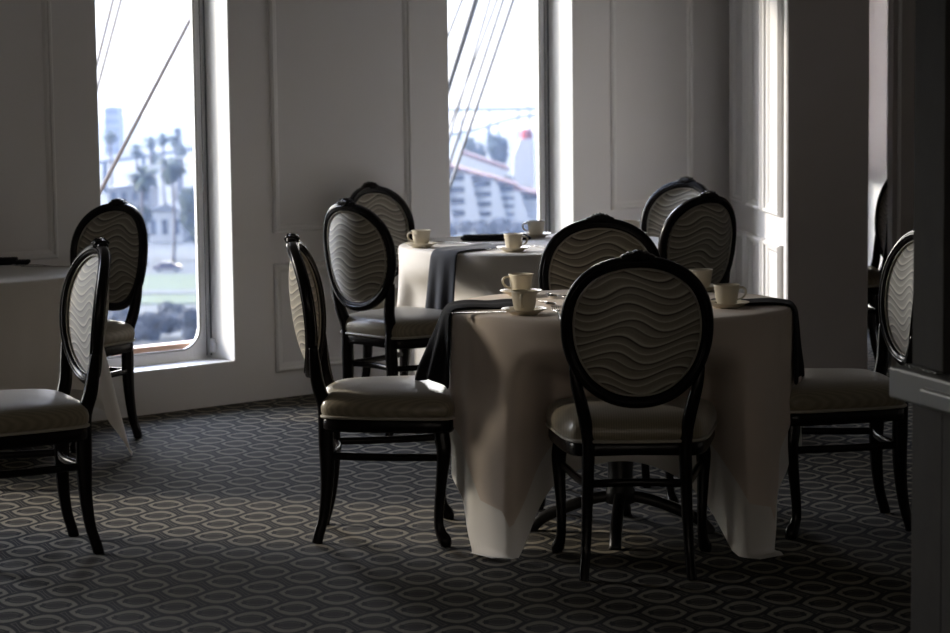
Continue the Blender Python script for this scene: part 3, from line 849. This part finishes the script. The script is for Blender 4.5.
# --- shore seen through the left window
for i, (x, h) in enumerate([(-46, 3.6), (-42.2, 4.2), (-38.6, 3.9), (-35.2, 4.4), (-31.8, 4.0), (-28.6, 3.7)]):
    clump('flowering_bush', x, 275 + (i % 2) * 7, GZ, 2.6, h * .5, M['flower'], 260, 40 + i,
          ['leftmost pale bush low in the left window', 'second pale bush from left, low in the left window', 'pale bush low in the left window, above the wooden sill middle', 'pale bush low in the left window near the rounded corner', 'rightmost pale bush low in the left window', 'pale bush behind the right window frame, low'][i], 'bush', 'pale bushes below the lawn', leafsize=.35)
car = thing('parked_car', 'dark purple car parked beyond the lawn in the left window', 'car', (-48.2, 376, GZ), .05)
bm = bmesh.new()
for sec in (0,):
    prof = [(-2.2, .35), (-2.25, .75), (-1.5, .95), (-.9, 1.42), (.6, 1.45), (1.3, .98), (2.1, .85), (2.25, .6), (2.2, .35)]
    L = [[bm.verts.new((x, y, z)) for x, z in prof] for y in (-.85, .85)]
    bm.faces.new(L[0]); bm.faces.new(L[1][::-1])
    for k in range(len(prof)): bm.faces.new((L[0][k], L[0][(k + 1) % len(prof)], L[1][(k + 1) % len(prof)], L[1][k]))
obj('car_body', bm, M['carp'], car, smooth=False)
bm = bmesh.new(); box(bm, -.95, .85, -.87, .87, 1.0, 1.32, .05); obj('side_windows', bm, M['pane'], car, smooth=False)
for x in (-1.35, 1.4):
    for y in (-.8, .8):
        bm = bmesh.new(); tube(bm, [(x, y - .1, .33), (x, y + .1, .33)], .33, 16); obj('wheel', bm, M['rubber'], car)
palm(-53.1, 386, 14.6, 1, 'large palm in the left window, left of the nearer pair', 3.4)
palm(-49.4, 393, 16.0, 2, 'large palm in the left window, right of the nearer pair', 3.6)
for k, (x, h, lab) in enumerate([(-78.4, 17.5, 'distant palm at the left edge of the left window'), (-73.3, 14.2, 'distant palm in the left window beside the slanting rope'), (-70.0, 12.8, 'short distant palm just left of the palm cluster'),
                                 (-69.6, 16, 'distant palm, left of three in a cluster'), (-67.4, 16.8, 'distant palm, middle of three in a cluster'), (-65.4, 16.2, 'distant palm, right of three in a cluster'), (-63.0, 14.5, 'distant palm close to the right frame of the left window')]):
    palm(x, 520 + (k % 3) * 4, h, 10 + k, lab, 2.4)
clump('leafy_tree', -46.2, 403, GZ, 4.2, 4.6, M['leaf'], 330, 3, 'broad green tree under the large palms in the left window', 'tree', 'trees on the shore', trunk=2.5, leafsize=.55)
clump('leafy_tree', -43.6, 419, GZ, 3.2, 3.6, M['leaf'], 260, 4, 'green tree against the right frame of the left window', 'tree', 'trees on the shore', trunk=2.5, leafsize=.5)
clump('leafy_tree', -57.0, 402, GZ, 3.2, 3.4, M['leaf'], 240, 5, 'smaller green tree behind the window chair in the left window', 'tree', 'trees on the shore', trunk=2.2, leafsize=.5)

def house(label, x0, x1, y, h, roofh, nwin, rows, wall='stucco', roof='greywall', depth=12, name='harbour_building', rz=0):
    cx = (x0 + x1) / 2
    b = thing(name, label, 'building', (cx, y, GZ), rz, 'buildings on the shore')
    w = (x1 - x0) / 2
    bm = bmesh.new(); box(bm, -w, w, 0, depth, 0, h); obj('wall', bm, M[wall], b, smooth=False)
    bm = bmesh.new()
    L = [[bm.verts.new(p) for p in ((-w - .3, yy, h), (w + .3, yy, h), (w * .1, yy, h + roofh))] for yy in (-.4, depth)]
    bm.faces.new(L[0]); bm.faces.new(L[1][::-1])
    for k in range(3): bm.faces.new((L[0][k], L[0][(k + 1) % 3], L[1][(k + 1) % 3], L[1][k]))
    obj('roof', bm, M[roof], b, smooth=False)
    for r in range(rows):
        for c in range(nwin):
            xx = -w + (c + .5) * 2 * w / nwin; zz = h * (r + .5) / rows
            bm = bmesh.new(); box(bm, xx - w / nwin * .5, xx + w / nwin * .5, -.12, .05, zz - h / rows * .25, zz + h / rows * .25); obj('window', bm, M['pane'], b, smooth=False)
    return b
house('pale flat-roofed building left of the palms, behind the slanting rope', -68.5, -60.6, 450, 9.5, .6, 4, 3, 'greywall')
house('low white building with shallow roof between the large palms', -60.0, -53.6, 440, 5.5, 1.6, 3, 1, 'stucco')
house('white building with pale roof beyond the broad green tree', -54.0, -46.0, 455, 7.6, 1.4, 4, 2, 'stucco')
house('tall pale tower block far off at the left of the left window', -137.6, -132.4, 900, 17.5, .4, 3, 5, 'greywall')
br = thing('road_bridge', 'pale bridge rising to the right behind the palms', 'bridge', (-85, 620, GZ))
bm = bmesh.new(); tube(bm, [(-26, 0, 6.2), (-5, 0, 8.6), (13, 0, 11.0), (40, 0, 14.5)], (1.5, .45), 8, power=4); obj('deck', bm, M['bridge'], br)
for k, x in enumerate((-20, -10, 0, 9, 20, 30)):
    bm = bmesh.new(); box(bm, x - .5, x + .5, -1, 1, 0, 6.6 + (x + 20) * .13); obj('pier', bm, M['bridge'], br, smooth=False)
bm = bmesh.new(); box(bm, 8.2, 9.8, -.6, .6, 9, 16.4); obj('tower', bm, M['bridge'], br, smooth=False)

# --- hotel and harbour seen through the right-hand window
ho = thing('terraced_hotel', 'white terraced hotel with red-brown sloping roofs in the right-hand window', 'building', (0, 480, GZ))
units = [(-6.5, -1.4, 11.6), (-1.1, 3.9, 10.0), (4.2, 8.4, 8.6), (8.8, 14.5, 6.4)]
for k, (x0, x1, h) in enumerate(units):
    bm = bmesh.new(); box(bm, x0, x1, 1.5, 14, 0, h - .8); obj('wall', bm, M['stucco'], ho, smooth=False)
    bm = bmesh.new()      # raked white party wall at the left of each unit
    L = [[bm.verts.new((x, yy, z)) for x, z in ((x0 - .7, 0), (x0 + 2.7, 0), (x0 + 1.7, h * .45), (x0 + .5, h - .2), (x0 - .7, h + .4))] for yy in (-1.7, 14)]
    bm.faces.new(L[0]); bm.faces.new(L[1][::-1])
    for q in range(5): bm.faces.new((L[0][q], L[0][(q + 1) % 5], L[1][(q + 1) % 5], L[1][q]))
    obj('party_wall', bm, M['stucco'], ho, smooth=False)
    bm = bmesh.new()      # lean-to tiled roof falling to the right
    L = [[bm.verts.new(p) for p in ((x0 - .9, yy, h + 1.0), (x1 + .6, yy, h - .9), (x1 + .6, yy, h - 1.3), (x0 - .9, yy, h + .4))] for yy in (-1.4, 14)]
    bm.faces.new(L[0]); bm.faces.new(L[1][::-1])
    for q in range(4): bm.faces.new((L[0][q], L[0][(q + 1) % 4], L[1][(q + 1) % 4], L[1][q]))
    obj('roof', bm, M['roof'], ho, smooth=False)
    for r in range(4):
        zz = .6 + r * (h - 2.2) / 4
        bm = bmesh.new(); box(bm, x0 + 1.0, x1, -1.2 + r * .25, 1.6, zz, zz + .9); obj('balcony', bm, M['stucco'], ho, smooth=False)
        bm = bmesh.new(); box(bm, x0 + 1.2, x1 - .2, 1.40, 1.55, zz + 1.0, zz + 2.0); obj('window', bm, M['pane'], ho, smooth=False)
gb = thing('white_gabled_block', 'long white block with sloping top behind the terraced hotel roofs', 'building', (0, 505, GZ))
bm = bmesh.new()
L = [[bm.verts.new(p) for p in ((-3.5, yy, 0), (-2.6, yy, 13.2), (7.2, yy, 9.6), (7.2, yy, 0))] for yy in (0, 10)]
bm.faces.new(L[0]); bm.faces.new(L[1][::-1])
for q in range(4): bm.faces.new((L[0][q], L[0][(q + 1) % 4], L[1][(q + 1) % 4], L[1][q]))
obj('wall', bm, M['stucco'], gb, smooth=False)
bm = bmesh.new()
L = [[bm.verts.new(p) for p in ((-2.8, yy, 13.2), (-2.6, yy, 13.8), (7.5, yy, 10.1), (7.4, yy, 9.5))] for yy in (-.3, 10.3)]
bm.faces.new(L[0]); bm.faces.new(L[1][::-1])
for q in range(4): bm.faces.new((L[0][q], L[0][(q + 1) % 4], L[1][(q + 1) % 4], L[1][q]))
obj('roof', bm, M['roof'], gb, smooth=False)
tw = thing('white_chimney_tower', 'white tapering tower with red cap above the hotel in the right-hand window', 'tower', (11.0, 520, GZ))
bm = bmesh.new()
L = [[bm.verts.new((x, yy, z)) for x, z in ((-2.6, 0), (-2.3, 12.0), (-.8, 15.6), (2.0, 15.6), (2.4, 0))] for yy in (0, 4)]
bm.faces.new(L[0]); bm.faces.new(L[1][::-1])
for q in range(5): bm.faces.new((L[0][q], L[0][(q + 1) % 5], L[1][(q + 1) % 5], L[1][q]))
obj('shaft', bm, M['stucco'], tw, smooth=False)
bm = bmesh.new(); lathe(bm, [(0, 15.6), (1.35, 15.6), (1.35, 17.2), (.9, 17.7), (0, 17.7)], 16, (.6, 2)); obj('cap', bm, M['redcap'], tw, smooth=False)
house('white house right of the red-capped tower foot', 14.2, 20, 515, 7.2, 1.5, 3, 2, 'stucco', 'roof')
clump('leafy_tree', .9, 560, GZ, 3.2, 4.2, M['leaf'], 260, 8, 'dark tree behind the hotel roofs, near the rigging wires', 'tree', 'trees on the shore', trunk=6.5, leafsize=.5)
clump('leafy_tree', 6.2, 565, GZ, 3.0, 4.6, M['leaf'], 260, 9, 'dark tree left of the red-capped white tower', 'tree', 'trees on the shore', trunk=6.8, leafsize=.5)
clump('leafy_tree', 7.4, 497, GZ, 1.8, 2.4, M['leaf'], 200, 12, 'dark shrubby tree against the gable end beside the tower', 'tree', 'trees on the shore', trunk=4.5, leafsize=.4)
for k, x in enumerate((-5, -1.5, 2, 5.5, 9, 12.5)):
    clump('hedge_bush', x, 440 + (k % 2) * 7, GZ, 2.5, 1.6, M['flower'], 160, 60 + k, ['leftmost pale bush of the low row before the hotel','second bush from left in the low row before the hotel','third bush from left in the low row before the hotel','third bush from right in the low row before the hotel','second bush from right in the low row before the hotel','rightmost pale bush of the low row before the hotel'][k], 'bush', 'low bushes before the hotel', leafsize=.32)
b2 = thing('suspension_bridge', 'long pale straight bridge high on the skyline of the right-hand window', 'bridge', (10, 1000, GZ))
bm = bmesh.new(); tube(bm, [(-40, 0, 13.4), (0, 0, 13.4), (60, 0, 13.3)], (2, .8), 8, power=4); obj('deck', bm, M['bridge'], b2)
for x in (-30, -15, -3, 9, 22, 38):
    bm = bmesh.new(); box(bm, x - .45, x + .45, -1, 1, 0, 13.2); obj('pier', bm, M['bridge'], b2, smooth=False)
b3 = thing('arched_bridge', 'lower pale arched bridge on two towers beyond the hotel trees', 'bridge', (5, 900, GZ))
bm = bmesh.new(); tube(bm, smoothpath([(-14, 0, 6.0), (-2, 0, 8.2), (8, 0, 11.2), (16, 0, 12.6), (30, 0, 12.8)], 4), (1.6, .6), 8, power=4); obj('deck', bm, M['bridge'], b3)
for x in (.6, 4.6):
    bm = bmesh.new(); box(bm, x - .4, x + .4, -1, 1, 0, 9.6 + x * .2); obj('tower', bm, M['bridge'], b3, smooth=False)
cr = thing('harbour_crane', 'thin slanting crane jib against the white sky, right-hand window', 'crane', (20, 905, GZ))
bm = bmesh.new(); tube(bm, [(-5.2, 0, 23), (1.4, 0, 15.5)], .3, 6); obj('jib', bm, M['bridge'], cr)
bm = bmesh.new(); tube(bm, [(1.4, 0, 0), (1.4, 0, 15.8)], .5, 6, ref=Vector((0, 1, 0))); obj('mast', bm, M['bridge'], cr)


# ------------------------------------------------------------------ sea haze over the harbour
hm = bpy.data.materials.new('sea_haze'); hm.use_nodes = True
nt = hm.node_tree; nt.nodes.remove(nt.nodes['Principled BSDF'])
vsc = nt.nodes.new('ShaderNodeVolumeScatter'); vsc.inputs['Color'].default_value = (.33, .44, .70, 1); vsc.inputs['Density'].default_value = HAZE; vsc.inputs['Anisotropy'].default_value = .3
nt.links.new(vsc.outputs[0], nt.nodes['Material Output'].inputs['Volume'])
bm = bmesh.new(); box(bm, -700, 500, 150, 1250, GZ - 3, 60)
tag(obj('haze', bm, hm, smooth=False), 'pale blue sea haze hanging over the harbour outside the windows', 'haze', kind='stuff')

# ------------------------------------------------------------------ light
w = bpy.data.worlds.new('sky'); scene.world = w; w.use_nodes = True
nt = w.node_tree; bg = nt.nodes['Background']
tc = nt.nodes.new('ShaderNodeTexCoord'); sp = nt.nodes.new('ShaderNodeSeparateXYZ'); nt.links.new(tc.outputs['Generated'], sp.inputs[0])
# evening sky: bright hazy glow on the window side, dim blue overhead and behind
def wm(op, a, b=None):
    n = nt.nodes.new('ShaderNodeMath'); n.operation = op
    for i, v in enumerate((a, b)):
        if v is None: continue
        if isinstance(v, (int, float)): n.inputs[i].default_value = v
        else: nt.links.new(v, n.inputs[i])
    return n.outputs[0]
side = wm('ADD', wm('MULTIPLY', sp.outputs['X'], -.80), wm('MULTIPLY', sp.outputs['Y'], .60))
mr = nt.nodes.new('ShaderNodeMapRange'); mr.interpolation_type = 'SMOOTHSTEP'
mr.inputs['From Min'].default_value = -.25; mr.inputs['From Max'].default_value = .75; nt.links.new(side, mr.inputs['Value'])
rp = nt.nodes.new('ShaderNodeValToRGB'); nt.links.new(sp.outputs['Z'], rp.inputs[0])
el = rp.color_ramp.elements
for e in (el[0], el[1]): pass
el[0].position = 0; el[0].color = (.105, .102, .097, 1)
el[1].position = 1; el[1].color = (.05, .07, .11, 1)
for pos, c in ((.035, (.108, .106, .102)), (.10, (1, .95, .86)), (.20, (.76, .72, .66)), (.36, (.82, .85, 1.0)), (.62, (.62, .72, 1.0))):
    e = el.new(pos); e.color = (*c, 1)
sc_ = nt.nodes.new('ShaderNodeMixRGB'); sc_.blend_type = 'MULTIPLY'; sc_.inputs[0].default_value = 1
nt.links.new(rp.outputs[0], sc_.inputs[1]); sc_.inputs[2].default_value = (SKY, SKY, SKY, 1)
mx = nt.nodes.new('ShaderNodeMixRGB'); nt.links.new(mr.outputs[0], mx.inputs[0])
mx.inputs[1].default_value = (.13, .18, .28, 1); nt.links.new(sc_.outputs[0], mx.inputs[2])
nt.links.new(mx.outputs[0], bg.inputs['Color']); bg.inputs['Strength'].default_value = 1.0

sun = bpy.data.lights.new('sun', 'SUN'); sun.energy = 2.0; sun.color = (1.0, .87, .70); sun.angle = d2(5)
so = link('sun', sun)
EL = d2(20); dv = Vector((.953 * math.cos(EL), -.302 * math.cos(EL), -math.sin(EL)))
so.rotation_euler = dv.to_track_quat('-Z', 'Y').to_euler(); so.location = (-20, 16, 8)

# warm fill lamps added at the windowless back wall, to lift camera-facing surfaces
for x in (-2.6, .4, 3.4):
    li = bpy.data.lights.new('back_fill_lamp', 'AREA'); li.shape = 'RECTANGLE'; li.size = 1.0; li.size_y = 2.0
    li.energy = 9; li.color = (1.0, .90, .79)
    lo = link('back_fill_lamp', li); lo.location = (x, -3.9, 1.35); lo.rotation_euler = (PI / 2, 0, PI)
for a, b in OPEN:
    li = bpy.data.lights.new('sky_portal', 'AREA'); li.shape = 'RECTANGLE'; li.size = b - a; li.size_y = HEAD - SILL
    li.cycles.is_portal = True
    lo = link('sky_portal', li); lo.location = W((a + b) / 2, TH + .12, (SILL + HEAD) / 2)
    lo.rotation_euler = (-NO).to_track_quat('-Z', 'Y').to_euler()

# ------------------------------------------------------------------ camera
cam = bpy.data.cameras.new('camera'); cam.sensor_width = 36; cam.lens = 2400 * 36 / 950
cam.clip_end = 5000; cam.clip_start = .05
cam.dof.use_dof = True; cam.dof.focus_distance = 8.2; cam.dof.aperture_fstop = 5.2
co = link('camera', cam)
p = math.atan(251 / 2400)
co.matrix_world = Matrix.Translation((0, 0, 1.56)) @ Matrix.Rotation(PI / 2 - p, 4, 'X') @ Matrix.Rotation(-.0115, 4, 'Z')
scene.camera = co

scene.cycles.use_denoising = True
scene.cycles.max_bounces = 10; scene.cycles.diffuse_bounces = 6; scene.cycles.transparent_max_bounces = 12
vs = scene.view_settings
vs.view_transform = 'Standard'; vs.look = 'None'; vs.gamma = 1; vs.use_curve_mapping = False
vs.exposure = 1.15
